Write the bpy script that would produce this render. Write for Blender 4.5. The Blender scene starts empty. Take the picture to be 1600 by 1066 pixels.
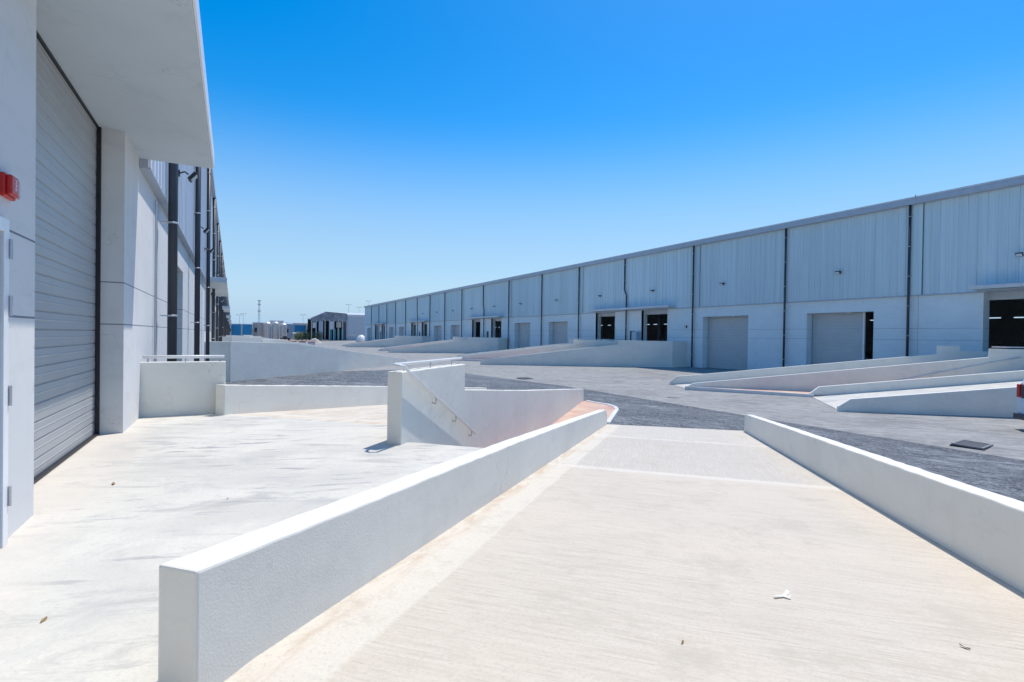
import bpy, bmesh, math, random
from mathutils import Vector, Matrix
random.seed(7)
R2 = math.sqrt(2.0)
sc = bpy.context.scene
COL = sc.collection

# ------------------------------------------------------------------ camera
yaw, pitch, roll, fpx = 0.4955247, -0.0090411, 0.0142151, 807.78
F = Vector((math.sin(yaw)*math.cos(pitch), math.cos(yaw)*math.cos(pitch), math.sin(pitch)))
Rv = Vector((math.cos(yaw), -math.sin(yaw), 0)); Uv = Rv.cross(F)
c_, s_ = math.cos(roll), math.sin(roll)
R2v = c_*Rv + s_*Uv; U2v = -s_*Rv + c_*Uv
cam = bpy.data.cameras.new("camera"); camo = bpy.data.objects.new("camera", cam); COL.objects.link(camo)
camo.matrix_world = Matrix(((R2v.x, U2v.x, -F.x, 0), (R2v.y, U2v.y, -F.y, 0), (R2v.z, U2v.z, -F.z, 1.6), (0, 0, 0, 1)))
cam.sensor_fit = 'HORIZONTAL'; cam.sensor_width = 36; cam.lens = 36*fpx/1600
cam.clip_start = 0.05; cam.clip_end = 8000
sc.camera = camo

# ------------------------------------------------------------------ sky + sun
SUN_AZ = (0.891, 0.454)          # horizontal direction towards the sun (+X, +Y)
SUN_EL = math.radians(67)
world = bpy.data.worlds.new("World"); sc.world = world; world.use_nodes = True
nt = world.node_tree; bg = nt.nodes['Background']
sky = nt.nodes.new('ShaderNodeTexSky'); sky.sky_type = 'NISHITA'; sky.sun_disc = False
sky.sun_elevation = SUN_EL; sky.sun_rotation = math.atan2(SUN_AZ[0], SUN_AZ[1])
sky.altitude = 0; sky.air_density = 1.0; sky.dust_density = 0.4; sky.ozone_density = 1.2
hs = nt.nodes.new('ShaderNodeHueSaturation'); hs.inputs['Saturation'].default_value = 1.58
tint = nt.nodes.new('ShaderNodeMix'); tint.data_type = 'RGBA'; tint.blend_type = 'MULTIPLY'; tint.inputs[0].default_value = 1.0
tint.inputs[7].default_value = (1.0, 0.96, 0.95, 1)
nt.links.new(sky.outputs[0], hs.inputs['Color']); nt.links.new(hs.outputs[0], tint.inputs[6]); 
# pale blue desert haze low over the horizon
tc = nt.nodes.new('ShaderNodeTexCoord'); sx = nt.nodes.new('ShaderNodeSeparateXYZ'); nt.links.new(tc.outputs['Generated'], sx.inputs[0])
hr = nt.nodes.new('ShaderNodeValToRGB'); el = hr.color_ramp.elements; hr.color_ramp.interpolation = 'EASE'
el[0].position = 0.0; el[0].color = (1, 1, 1, 1); el[1].position = 0.40; el[1].color = (0, 0, 0, 1)
e = el.new(0.12); e.color = (0.72, 0.72, 0.72, 1)
nt.links.new(sx.outputs[2], hr.inputs[0])
hz = nt.nodes.new('ShaderNodeMix'); hz.data_type = 'RGBA'; nt.links.new(hr.outputs[0], hz.inputs[0])
nt.links.new(tint.outputs[2], hz.inputs[6]); hz.inputs[7].default_value = (2.25, 3.3, 4.4, 1)
nt.links.new(hz.outputs[2], bg.inputs[0])
bg.inputs[1].default_value = 0.11
sun = bpy.data.lights.new("sun", 'SUN'); suno = bpy.data.objects.new("sun", sun); COL.objects.link(suno)
sun.energy = 2.35; sun.angle = math.radians(0.5); sun.color = (1.0, 0.935, 0.85)
h = math.hypot(*SUN_AZ)
d = Vector((SUN_AZ[0]/h*math.cos(SUN_EL), SUN_AZ[1]/h*math.cos(SUN_EL), math.sin(SUN_EL)))
suno.rotation_euler = (-d).to_track_quat('-Z', 'Y').to_euler(); suno.location = (20, 20, 60)
sc.view_settings.view_transform = 'Standard'; sc.view_settings.look = 'None'
sc.view_settings.gamma = 1; sc.view_settings.exposure = 0.80
try: sc.view_settings.use_curve_mapping = False
except Exception: pass

# ------------------------------------------------------------------ materials
class N:
    def __init__(self, name, rough=0.8, metallic=0.0, spec=0.3):
        self.m = bpy.data.materials.new(name); self.m.use_nodes = True
        self.t = self.m.node_tree; self.b = self.t.nodes['Principled BSDF']
        self.b.inputs['Roughness'].default_value = rough; self.b.inputs['Metallic'].default_value = metallic
        self.b.inputs['Specular IOR Level'].default_value = spec
        g = self.t.nodes.new('ShaderNodeNewGeometry'); self.pos = g.outputs['Position']
    def nd(self, k, **kw):
        n = self.t.nodes.new(k)
        for a, v in kw.items(): setattr(n, a, v)
        return n
    def ln(self, a, b): self.t.links.new(a, b)
    def mapped(self, scale=(1, 1, 1), rotz=0.0):
        v = self.pos
        if rotz:
            r = self.nd('ShaderNodeVectorRotate', rotation_type='Z_AXIS'); r.inputs['Angle'].default_value = rotz
            self.ln(v, r.inputs['Vector']); v = r.outputs[0]
        m = self.nd('ShaderNodeVectorMath', operation='MULTIPLY'); m.inputs[1].default_value = scale
        self.ln(v, m.inputs[0]); return m.outputs[0]
    def noise(self, vec, scale=1.0, detail=6, rough=0.55, dist=0.0):
        n = self.nd('ShaderNodeTexNoise'); n.inputs['Scale'].default_value = scale; n.inputs['Detail'].default_value = detail
        n.inputs['Roughness'].default_value = rough; n.inputs['Distortion'].default_value = dist
        self.ln(vec, n.inputs['Vector']); return n.outputs['Fac']
    def ramp(self, fac, stops):
        r = self.nd('ShaderNodeValToRGB'); el = r.color_ramp.elements
        while len(el) < len(stops): el.new(0.5)
        for e, (p, c) in zip(el, stops):
            e.position = p; e.color = (c, c, c, 1) if isinstance(c, (int, float)) else (*c, 1)
        self.ln(fac, r.inputs[0]); return r.outputs[0]
    def mix(self, a, b, fac, mode='MIX'):
        m = self.nd('ShaderNodeMix', data_type='RGBA', blend_type=mode)
        for s, v in ((0, fac), (6, a), (7, b)):
            if isinstance(v, (int, float)): m.inputs[s].default_value = v if s == 0 else (v, v, v, 1)
            elif isinstance(v, tuple): m.inputs[s].default_value = (*v, 1)
            else: self.ln(v, m.inputs[s])
        return m.outputs[2]
    def math(self, op, a, b=0.0, c=None):
        m = self.nd('ShaderNodeMath', operation=op)
        for i, v in enumerate((a, b) if c is None else (a, b, c)):
            if isinstance(v, (int, float)): m.inputs[i].default_value = v
            else: self.ln(v, m.inputs[i])
        return m.outputs[0]
    def sep(self, vec):
        s = self.nd('ShaderNodeSeparateXYZ'); self.ln(vec, s.inputs[0]); return s.outputs
    def color(self, c):
        if isinstance(c, tuple): self.b.inputs['Base Color'].default_value = (*c, 1)
        else: self.ln(c, self.b.inputs['Base Color'])
    def bump(self, hgt, strength=0.3, dist=0.01):
        b = self.nd('ShaderNodeBump'); b.inputs['Strength'].default_value = strength; b.inputs['Distance'].default_value = dist
        self.ln(hgt, b.inputs['Height']); self.ln(b.outputs[0], self.b.inputs['Normal'])

def lines_z(n, zs, w):        # mask 1 inside thin horizontal joints
    z = n.sep(n.pos)[2]; out = None
    for q in zs:
        a = n.math('COMPARE', z, q, w)
        out = a if out is None else n.math('MAXIMUM', out, a)
    return out

def m_plaster(name, col=(0.66, 0.67, 0.68), grooves=None, yjoints=None, stain=0.12, bstr=0.35):
    n = N(name, 0.85, spec=0.2)
    big = n.noise(n.mapped((0.5, 0.5, 0.9)), 1.0, 8, 0.6)
    str_ = n.noise(n.mapped((2.2, 2.2, 0.25)), 1.0, 6, 0.6)
    c = n.mix(col, tuple(v*(1-stain) for v in col), n.ramp(big, [(0.35, 0.0), (0.75, 1.0)]))
    c = n.mix(c, tuple(v*(1-stain*1.2) for v in col), n.math('MULTIPLY', n.ramp(str_, [(0.5, 0.0), (0.8, 1.0)]), 0.6))
    spk = n.noise(n.mapped((1, 1, 1)), 9.0, 3, 0.7)
    c = n.mix(c, (0.33, 0.31, 0.28), n.ramp(spk, [(0.76, 0.0), (0.80, 0.55)]))
    vo = n.nd('ShaderNodeTexVoronoi', feature='DISTANCE_TO_EDGE'); vo.inputs['Scale'].default_value = 0.9
    wv = n.nd('ShaderNodeVectorMath', operation='ADD'); n.ln(n.mapped(), wv.inputs[0])
    nz_ = n.nd('ShaderNodeTexNoise'); nz_.inputs['Scale'].default_value = 2.5; nz_.inputs['Detail'].default_value = 8; n.ln(n.mapped(), nz_.inputs['Vector'])
    n.ln(nz_.outputs['Color'], wv.inputs[1]); n.ln(wv.outputs[0], vo.inputs['Vector'])
    ck = n.math('MULTIPLY', n.ramp(vo.outputs['Distance'], [(0.0, 1.0), (0.006, 0.0)]), n.ramp(n.noise(n.mapped(), 0.4, 4), [(0.50, 0.0), (0.58, 1.0)]))
    c = n.mix(c, tuple(v*0.55 for v in col), n.math('MULTIPLY', ck, 0.55))
    blot = n.noise(n.mapped((1, 1, 2.0)), 1.6, 9, 0.75)
    c = n.mix(c, tuple(v*0.84 for v in col), n.ramp(blot, [(0.52, 0.0), (0.70, 0.7)]))
    if grooves:
        g = lines_z(n, grooves, 0.009)
        if yjoints:
            y = n.sep(n.pos)[1]
            fr = n.math('FRACT', n.math('DIVIDE', n.math('ADD', y, 1000*yjoints[1]-yjoints[0]), yjoints[1]))
            g = n.math('MAXIMUM', g, n.math('LESS_THAN', fr, 0.02/yjoints[1]))
        c = n.mix(c, (0.22, 0.23, 0.25), g)
    n.color(c)
    f = n.noise(n.mapped(), 80.0, 5, 0.65); f2 = n.noise(n.mapped(), 6.0, 4, 0.5)
    n.bump(n.math('ADD', f, n.math('MULTIPLY', f2, 1.2)), bstr, 0.008)
    return n.m

def m_flat(name, col, rough=0.6, metallic=0.0, var=0.12, scale=2.0, spec=0.4):
    n = N(name, rough, metallic, spec)
    nz = n.noise(n.mapped(), scale, 6, 0.6)
    n.color(n.mix(col, tuple(v*(1-var) for v in col), n.ramp(nz, [(0.35, 0.0), (0.7, 1.0)])))
    return n.m

def m_platform():
    n = N('pale_concrete', 0.85, spec=0.25)
    base = (0.64, 0.625, 0.56)
    a = n.noise(n.mapped((0.35, 0.9, 1), 0.5), 1.0, 9, 0.62, 0.6)
    c = n.mix(base, (0.57, 0.555, 0.50), n.ramp(a, [(0.42, 0.0), (0.58, 1.0)]))
    wcl = n.noise(n.mapped((0.9, 0.9, 1)), 0.9, 7, 0.6)
    c = n.mix(c, (0.69, 0.66, 0.585), n.ramp(wcl, [(0.50, 0.0), (0.62, 0.8)]))
    # grey trowel / tyre scuffs, long thin streaks
    st = n.noise(n.mapped((0.5, 1.7, 1), 0.42), 1.1, 12, 0.72, 1.6)
    c = n.mix(c, (0.42, 0.415, 0.39), n.ramp(st, [(0.53, 0.0), (0.65, 0.8)]))
    st3 = n.noise(n.mapped((1.1, 9.0, 1), 0.30), 0.9, 8, 0.7, 0.4)
    c = n.mix(c, (0.33, 0.33, 0.34), n.math('MULTIPLY', n.ramp(st3, [(0.56, 0.0), (0.61, 0.9)]), n.ramp(n.noise(n.mapped(), 0.45, 3), [(0.44, 0.0), (0.54, 1.0)])))
    fine = n.noise(n.mapped(), 14.0, 6, 0.75)
    c = n.mix(c, (0.45, 0.45, 0.45), n.ramp(fine, [(0.52, 0.0), (0.70, 0.45)]))
    g2 = n.noise(n.mapped(), 45.0, 6, 0.85)
    c = n.mix(c, (0.38, 0.38, 0.36), n.ramp(g2, [(0.50, 0.0), (0.70, 0.5)]))
    blo = n.noise(n.mapped(), 1.1, 10, 0.78, 0.5)
    c = n.mix(c, (0.46, 0.46, 0.44), n.ramp(blo, [(0.53, 0.0), (0.66, 0.75)]))
    # warm dust near the walls (x close to the facade, far edge)
    sx = n.sep(n.pos)
    dx = n.math('ADD', sx[0], n.math('MULTIPLY', n.noise(n.mapped(), 2.0, 4), 0.7))
    c = n.mix(c, (0.70, 0.62, 0.53), n.math('MULTIPLY', n.ramp(n.math('MULTIPLY', n.math('ADD', dx, 1.5), 0.6), [(0.1, 1.0), (0.55, 0.0)]), 0.55))
    n.color(c)
    n.bump(n.math('ADD', fine, n.noise(n.mapped(), 60, 3)), 0.18, 0.006)
    return n.m

def m_ramp():
    n = N('beige_broomed_concrete', 0.88, spec=0.2)
    base = (0.62, 0.565, 0.475)
    r = math.radians(-45)            # rotate so X = along ramp (s), Y = across (t)
    v = n.mapped((1, 1, 1), r)
    s, t = n.sep(v)[0], n.sep(v)[1]
    br = n.noise(n.mapped((48, 2.2, 1), r), 1.0, 8, 0.72)
    c = n.mix(base, (0.45, 0.395, 0.315), n.ramp(br, [(0.46, 0.0), (0.64, 0.7)]))
    bb = n.noise(n.mapped((9, 0.9, 1), r), 1.0, 9, 0.72)
    c = n.mix(c, (0.55, 0.49, 0.40), n.ramp(bb, [(0.46, 0.0), (0.66, 0.6)]))
    big = n.noise(n.mapped(), 0.5, 7, 0.6)
    c = n.mix(c, (0.64, 0.57, 0.47), n.ramp(big, [(0.45, 0.0), (0.65, 0.7)]))
    # paler strip against left kerb wall and at the two pour joints
    wob = n.math('MULTIPLY', n.noise(n.mapped(), 1.2, 5), 0.12)
    edge = n.math('ADD', t, wob)
    e1 = n.ramp(n.math('SUBTRACT', edge, 0.62), [(0.90, 0.0), (0.93, 1.0)])
    # greyer pours downhill of the joints
    g1 = n.math('GREATER_THAN', s, 8.75)
    c = n.mix(c, (0.50, 0.47, 0.41), n.math('MULTIPLY', g1, 0.62))
    g2 = n.math('GREATER_THAN', s, 14.2)
    c = n.mix(c, (0.60, 0.56, 0.49), n.math('MULTIPLY', g2, 0.45))
    c = n.mix(c, (0.68, 0.635, 0.545), n.math('MULTIPLY', e1, 0.7))
    ds = n.noise(n.mapped((1.2, 5, 1), r), 1.0, 7, 0.7, 1.0)
    c = n.mix(c, (0.50, 0.37, 0.25), n.math('MULTIPLY', n.math('MULTIPLY', n.ramp(n.math('SUBTRACT', edge, 0.9), [(0.86, 0.0), (0.98, 1.0)]), n.ramp(ds, [(0.45, 0.0), (0.6, 1.0)])), 0.6))
    sw = n.math('ADD', s, n.math('MULTIPLY', n.noise(n.mapped(), 3.0, 5), 0.12))
    for q, w in ((8.75, 0.13), (14.2, 0.13)):
        sf = n.ramp(n.math('ABSOLUTE', n.math('SUBTRACT', sw, q)), [(0.0, 1.0), (0.25, 0.0)])
        c = n.mix(c, (0.70, 0.655, 0.575), n.math('MULTIPLY', sf, 0.8))
        c = n.mix(c, (0.40, 0.36, 0.32), n.math('MULTIPLY', n.math('COMPARE', sw, q+w+0.03, 0.012), 0.6))
    # chalky drips running down the grey pour
    dr = n.noise(n.mapped((0.5, 7.0, 1), r), 1.0, 7, 0.6, 2.2)
    dm = n.ramp(n.math('ABSOLUTE', n.math('SUBTRACT', dr, 0.5)), [(0.0, 1.0), (0.022, 0.0)])
    c = n.mix(c, (0.74, 0.71, 0.67), n.math('MULTIPLY', n.math('MULTIPLY', dm, g1), 0.5))
    gr = n.noise(n.mapped(), 45.0, 6, 0.85)
    c = n.mix(c, (0.38, 0.34, 0.29), n.ramp(gr, [(0.50, 0.0), (0.70, 0.55)]))
    stn = n.noise(n.mapped((1, 1, 1)), 1.7, 9, 0.75)
    c = n.mix(c, (0.50, 0.45, 0.37), n.ramp(stn, [(0.53, 0.0), (0.66, 0.8)]))
    sp = n.noise(n.mapped(), 22.0, 3, 0.7)
    c = n.mix(c, (0.28, 0.25, 0.22), n.ramp(sp, [(0.74, 0.0), (0.79, 0.6)]))
    n.color(c)
    n.bump(n.math('ADD', br, n.math('MULTIPLY', n.noise(n.mapped(), 50, 4), 0.7)), 0.25, 0.006)
    return n.m

def m_asphalt(name, dark, lite, amt=(0.45, 0.7), rot=0.9):
    n = N(name, 0.8, spec=0.3)
    a = n.noise(n.mapped((0.5, 1.5, 1), rot), 0.9, 12, 0.72, 2.2)
    c = n.mix(dark, lite, n.ramp(a, [(amt[0], 0.0), (amt[1], 1.0)]))
    b = n.noise(n.mapped((0.3, 1.0, 1), rot+0.5), 1.3, 10, 0.72, 2.0)
    c = n.mix(c, tuple(v*1.25 for v in lite), n.ramp(b, [(0.55, 0.0), (0.70, 0.6)]))
    c = n.mix(c, tuple(v*0.8 for v in dark), n.ramp(n.noise(n.mapped((0.3, 0.3, 1)), 1.0, 8, 0.7), [(0.50, 0.0), (0.62, 0.6)]))
    k3 = n.noise(n.mapped((1.1, 3.0, 1), rot-0.35), 1.0, 10, 0.78, 3.0)
    c = n.mix(c, tuple(v*1.1 for v in lite), n.ramp(k3, [(0.54, 0.0), (0.63, 0.6)]))
    k4 = n.noise(n.mapped((0.8, 3.4, 1), rot+0.3), 1.0, 10, 0.78, 2.6)
    c = n.mix(c, tuple(v*0.7 for v in dark), n.ramp(k4, [(0.52, 0.0), (0.60, 0.75)]))
    if name == 'dark_asphalt':
        sm = n.math('ADD', n.sep(n.pos)[0], n.math('MULTIPLY', n.noise(n.mapped((0.6, 0.25, 1)), 1.0, 8, 0.7), 1.6))
        c = n.mix(c, (0.055, 0.065, 0.08), n.math('MULTIPLY', n.ramp(n.math('SUBTRACT', sm, 20.0), [(0.15, 0.0), (0.55, 1.0)]), 0.7))
    if name == 'dark_asphalt':
        pt = n.noise(n.mapped((0.22, 0.5, 1), rot), 1.0, 10, 0.75, 1.2)
        c = n.mix(c, (0.04, 0.05, 0.062), n.ramp(pt, [(0.47, 0.0), (0.56, 0.85)]))
        sw = n.noise(n.mapped((0.9, 1.6, 1), rot+0.8), 1.0, 8, 0.72, 4.5)
        c = n.mix(c, (0.42, 0.45, 0.47), n.ramp(n.math('ABSOLUTE', n.math('SUBTRACT', sw, 0.5)), [(0.0, 0.7), (0.03, 0.0)]))
    f = n.noise(n.mapped(), 30.0, 5, 0.8)
    c = n.mix(c, tuple(v*0.5 for v in dark), n.ramp(f, [(0.55, 0.0), (0.75, 0.5)]))
    n.color(c); n.bump(n.noise(n.mapped(), 90, 3), 0.4, 0.006)
    return n.m

def bayvar(n, c, per, amt):
    y = n.math('FLOOR', n.math('DIVIDE', n.sep(n.pos)[1], per))
    w = n.nd('ShaderNodeTexWhiteNoise', noise_dimensions='1D'); n.ln(y, w.inputs['W'])
    return n.mix(c, (0.30, 0.34, 0.38), n.math('MULTIPLY', w.outputs['Value'], amt))
def m_clad(name, col):
    n = N(name, 0.45, 0.0, 0.4)
    st = n.noise(n.mapped((1, 2.5, 0.08)), 1.0, 7, 0.6)
    c = n.mix(col, tuple(v*0.86 for v in col), n.ramp(st, [(0.4, 0.0), (0.7, 1.0)]))
    c = bayvar(n, bayvar(n, c, 9.93, 0.12), 1.0, 0.16)
    n.color(c); return n.m

def m_brick():
    n = N('red_paver', 0.85, spec=0.2)
    br = n.nd('ShaderNodeTexBrick'); n.ln(n.mapped((1, 1, 1), 0.785), br.inputs['Vector'])
    br.inputs['Scale'].default_value = 5.0; br.inputs['Mortar Size'].default_value = 0.02
    br.inputs['Color1'].default_value = (0.50, 0.25, 0.22, 1); br.inputs['Color2'].default_value = (0.56, 0.32, 0.27, 1)
    br.inputs['Mortar'].default_value = (0.55, 0.45, 0.38, 1)
    sand = n.noise(n.mapped(), 0.6, 6)
    n.color(n.mix(br.outputs[0], (0.66, 0.52, 0.38), n.ramp(sand, [(0.45, 0.1), (0.65, 0.9)])))
    return n.m

M = {}
M['platform'] = m_platform(); M['ramp'] = m_ramp()
M['asph_dark'] = m_asphalt('dark_asphalt', (0.045, 0.056, 0.068), (0.27, 0.295, 0.31), (0.44, 0.68))
M['asph_lite'] = m_asphalt('dusty_asphalt', (0.24, 0.24, 0.235), (0.37, 0.37, 0.35), (0.40, 0.60), 0.9)
M['wall'] = m_plaster('white_render', (0.80, 0.785, 0.715), stain=0.10, bstr=0.4)
M['precast_l'] = m_plaster('precast_panel_near', (0.70, 0.70, 0.685), grooves=(1.70, 2.35), yjoints=(13.75, 9.9), stain=0.08, bstr=0.12)
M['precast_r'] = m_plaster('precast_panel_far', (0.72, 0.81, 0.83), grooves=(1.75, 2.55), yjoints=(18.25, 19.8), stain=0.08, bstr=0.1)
M['clad_l'] = m_clad('pale_cladding', (0.70, 0.74, 0.80))
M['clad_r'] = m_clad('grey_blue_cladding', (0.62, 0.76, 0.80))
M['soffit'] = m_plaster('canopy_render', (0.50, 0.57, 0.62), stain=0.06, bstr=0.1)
M['fascia'] = m_flat('grey_flashing', (0.42, 0.48, 0.55), 0.4, 0.0)
M['shutter'] = m_flat('grey_shutter_metal', (0.40, 0.415, 0.42), 0.42, 0.1, 0.08, 1.0)
M['shutter_r'] = m_flat('pale_shutter_metal', (0.50, 0.54, 0.55), 0.45, 0.1, 0.08, 1.0)
M['pipe'] = m_flat('dark_grey_plastic', (0.045, 0.052, 0.065), 0.45)
M['galv'] = m_flat('galvanised_steel', (0.55, 0.57, 0.6), 0.35, 0.6)
M['white'] = m_flat('white_enamel', (0.82, 0.83, 0.84), 0.3)
M['railm'] = m_flat('painted_tube', (0.76, 0.77, 0.77), 0.35)
M['black'] = m_flat('black_metal', (0.02, 0.022, 0.026), 0.5)
M['grate'] = m_flat('cast_iron', (0.24, 0.25, 0.26), 0.6, 0.2)
M['glass'] = m_flat('lamp_glass', (0.65, 0.70, 0.74), 0.15)
M['darkglass'] = m_flat('window_glass', (0.02, 0.03, 0.04), 0.1)
M['red'] = m_flat('red_plastic', (0.55, 0.02, 0.015), 0.35)
M['pinklens'] = m_flat('clear_pink_lens', (0.55, 0.22, 0.24), 0.15)
M['roof'] = m_flat('white_roof_sheet', (0.62, 0.64, 0.66), 0.5)
M['inside'] = m_flat('dim_interior', (0.75, 0.75, 0.73), 0.9)
M['brick'] = m_brick()
M['kerb'] = m_plaster('kerb_paint', (0.72, 0.72, 0.71), stain=0.2)
M['sand'] = m_flat('desert_sand', (0.50, 0.42, 0.33), 0.95, 0, 0.25, 0.03)
M['rubber'] = m_flat('tyre_rubber', (0.02, 0.02, 0.02), 0.8)
M['carpaint'] = m_flat('white_car_paint', (0.72, 0.76, 0.80), 0.25)
M['teal'] = m_flat('teal_paint', (0.05, 0.33, 0.36), 0.5)
M['blue'] = m_flat('blue_sheet', (0.02, 0.27, 0.55), 0.45)
M['silver'] = m_flat('silver_tank', (0.62, 0.62, 0.60), 0.4, 0.2)
M['tan'] = m_flat('tan_panel', (0.52, 0.47, 0.42), 0.8)
M['farwall'] = m_flat('pale_blue_sheet', (0.46, 0.53, 0.60), 0.6)
M['leaf'] = m_flat('dusty_leaf', (0.20, 0.24, 0.12), 0.8, 0, 0.5, 4.0)
M['bark'] = m_flat('bark', (0.13, 0.10, 0.07), 0.9)
M['paper'] = m_flat('white_paper', (0.85, 0.85, 0.83), 0.8)
M['dryleaf'] = m_flat('dry_brown_leaf', (0.28, 0.19, 0.08), 0.8)
M['yellow'] = m_flat('hi_vis_yellow', (0.65, 0.6, 0.08), 0.6)

# ------------------------------------------------------------------ mesh helpers
class MB:
    def __init__(s): s.bm = bmesh.new()
    def box(s, x0, x1, y0, y1, z0, z1):
        v = [s.bm.verts.new(p) for p in ((x0,y0,z0),(x1,y0,z0),(x1,y1,z0),(x0,y1,z0),(x0,y0,z1),(x1,y0,z1),(x1,y1,z1),(x0,y1,z1))]
        for f in ((0,3,2,1),(4,5,6,7),(0,1,5,4),(1,2,6,5),(2,3,7,6),(3,0,4,7)): s.bm.faces.new([v[i] for i in f])
        return s
    def obox(s, c, ax, ay, az, hx, hy, hz):
        c, ax, ay, az = Vector(c), Vector(ax), Vector(ay), Vector(az)
        v = [s.bm.verts.new(c + ax*hx*i + ay*hy*j + az*hz*k) for k in (-1, 1) for (i, j) in ((-1,-1),(1,-1),(1,1),(-1,1))]
        for f in ((0,3,2,1),(4,5,6,7),(0,1,5,4),(1,2,6,5),(2,3,7,6),(3,0,4,7)): s.bm.faces.new([v[i] for i in f])
        return s
    def prism(s, pts, z0, z1):        # z1 may be list of tops
        tops = z1 if isinstance(z1, (list, tuple)) else [z1]*len(pts)
        a = [s.bm.verts.new((p[0], p[1], z0)) for p in pts]; b = [s.bm.verts.new((p[0], p[1], t)) for p, t in zip(pts, tops)]
        n = len(pts)
        s.bm.faces.new(list(reversed(a))); s.bm.faces.new(b)
        for i in range(n): s.bm.faces.new([a[i], a[(i+1) % n], b[(i+1) % n], b[i]])
        return s
    def slab(s, A, u, nrm, prof, th):  # prof: closed polygon (d,z) in vertical plane through A along u, extruded by th along nrm
        A, u, nrm = Vector(A), Vector(u), Vector(nrm)
        a = [s.bm.verts.new((A.x+u.x*d, A.y+u.y*d, z)) for d, z in prof]
        b = [s.bm.verts.new((A.x+u.x*d+nrm.x*th, A.y+u.y*d+nrm.y*th, z)) for d, z in prof]
        n = len(prof)
        fs = [s.bm.faces.new(a), s.bm.faces.new(list(reversed(b)))]
        for i in range(n): s.bm.faces.new([a[i], b[i], b[(i+1) % n], a[(i+1) % n]])
        return s
    def tube(s, pts, r, seg=10, cap=True):
        pts = [Vector(p) for p in pts]; rings = []
        rr = r if isinstance(r, (list, tuple)) else [r]*len(pts)
        for i, p in enumerate(pts):
            if i == 0: t = pts[1]-p
            elif i == len(pts)-1: t = p-pts[-2]
            else: t = (pts[i+1]-p).normalized() + (p-pts[i-1]).normalized()
            t.normalize(); up = Vector((0, 0, 1)) if abs(t.z) < 0.9 else Vector((1, 0, 0))
            a = t.cross(up).normalized(); b = t.cross(a)
            rings.append([s.bm.verts.new(p + (a*math.cos(k*2*math.pi/seg) + b*math.sin(k*2*math.pi/seg))*rr[i]) for k in range(seg)])
        for q in range(len(rings)-1):
            for k in range(seg): s.bm.faces.new([rings[q][k], rings[q][(k+1) % seg], rings[q+1][(k+1) % seg], rings[q+1][k]])
        if cap: s.bm.faces.new(list(reversed(rings[0]))); s.bm.faces.new(rings[-1])
        return s
    def lathe(s, c, prof, seg=20):      # prof (r,z)
        rings = [[s.bm.verts.new((c[0]+r*math.cos(k*2*math.pi/seg), c[1]+r*math.sin(k*2*math.pi/seg), c[2]+z)) for k in range(seg)] for r, z in prof]
        for q in range(len(rings)-1):
            for k in range(seg): s.bm.faces.new([rings[q][k], rings[q][(k+1) % seg], rings[q+1][(k+1) % seg], rings[q+1][k]])
        s.bm.faces.new(list(reversed(rings[0]))); s.bm.faces.new(rings[-1]); return s
    def quad(s, *p): s.bm.faces.new([s.bm.verts.new(q) for q in p]); return s
    def build(s, name, mat, parent=None, bevel=0, smooth=False):
        bmesh.ops.recalc_face_normals(s.bm, faces=s.bm.faces)
        vs = s.bm.verts
        lo = Vector((min(v.co.x for v in vs), min(v.co.y for v in vs), min(v.co.z for v in vs)))
        hi = Vector((max(v.co.x for v in vs), max(v.co.y for v in vs), max(v.co.z for v in vs)))
        org = Vector(((lo.x+hi.x)/2, (lo.y+hi.y)/2, lo.z))
        for v in vs: v.co -= org
        me = bpy.data.meshes.new(name); s.bm.to_mesh(me); s.bm.free()
        me.materials.append(mat)
        if smooth:
            for p in me.polygons: p.use_smooth = True
        o = bpy.data.objects.new(name, me); COL.objects.link(o); o.location = org
        if parent is not None:
            o.parent = parent; o.location = org - wloc(parent)
        if bevel:
            m = o.modifiers.new('bevel', 'BEVEL'); m.width = bevel; m.segments = 2; m.limit_method = 'ANGLE'; m.angle_limit = math.radians(40)
        return o
def wloc(o):
    v = Vector(o.location)
    while o.parent is not None: o = o.parent; v += Vector(o.location)
    return v
def tag(o, label=None, cat=None, group=None, kind=None):
    if label: o['label'] = label
    if cat: o['category'] = cat
    if group: o['group'] = group
    if kind: o['kind'] = kind
    return o
def empty(name, loc, label, cat, group=None):
    o = bpy.data.objects.new(name, None); COL.objects.link(o); o.location = loc; o.empty_display_size = 0.2
    return tag(o, label, cat, group)
def copy_tree(o, parent=None):
    c = o.copy(); COL.objects.link(c)
    if parent is not None: c.parent = parent
    for ch in list(o.children): copy_tree(ch, c)
    return c
def struct(mb, name, mat, label, **k): return tag(mb.build(name, mat, **k), label, name.replace('_', ' '), kind='structure')

def gz(x):          # level of the yard: a shallow valley at x = 20.3
    P = [(-400, -1.45), (13, -1.45), (20.3, -1.80), (42, -1.32), (900, -1.32)]
    for (a, za), (b, zb) in zip(P, P[1:]):
        if x <= b: return za + (zb-za)*(x-a)/(b-a)
    return -1.32
def L(s, c):        # left docks: s along the ramps (+X+Y), c = Y-X
    t = c/R2; return ((s-t)/R2, (s+t)/R2)

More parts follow.
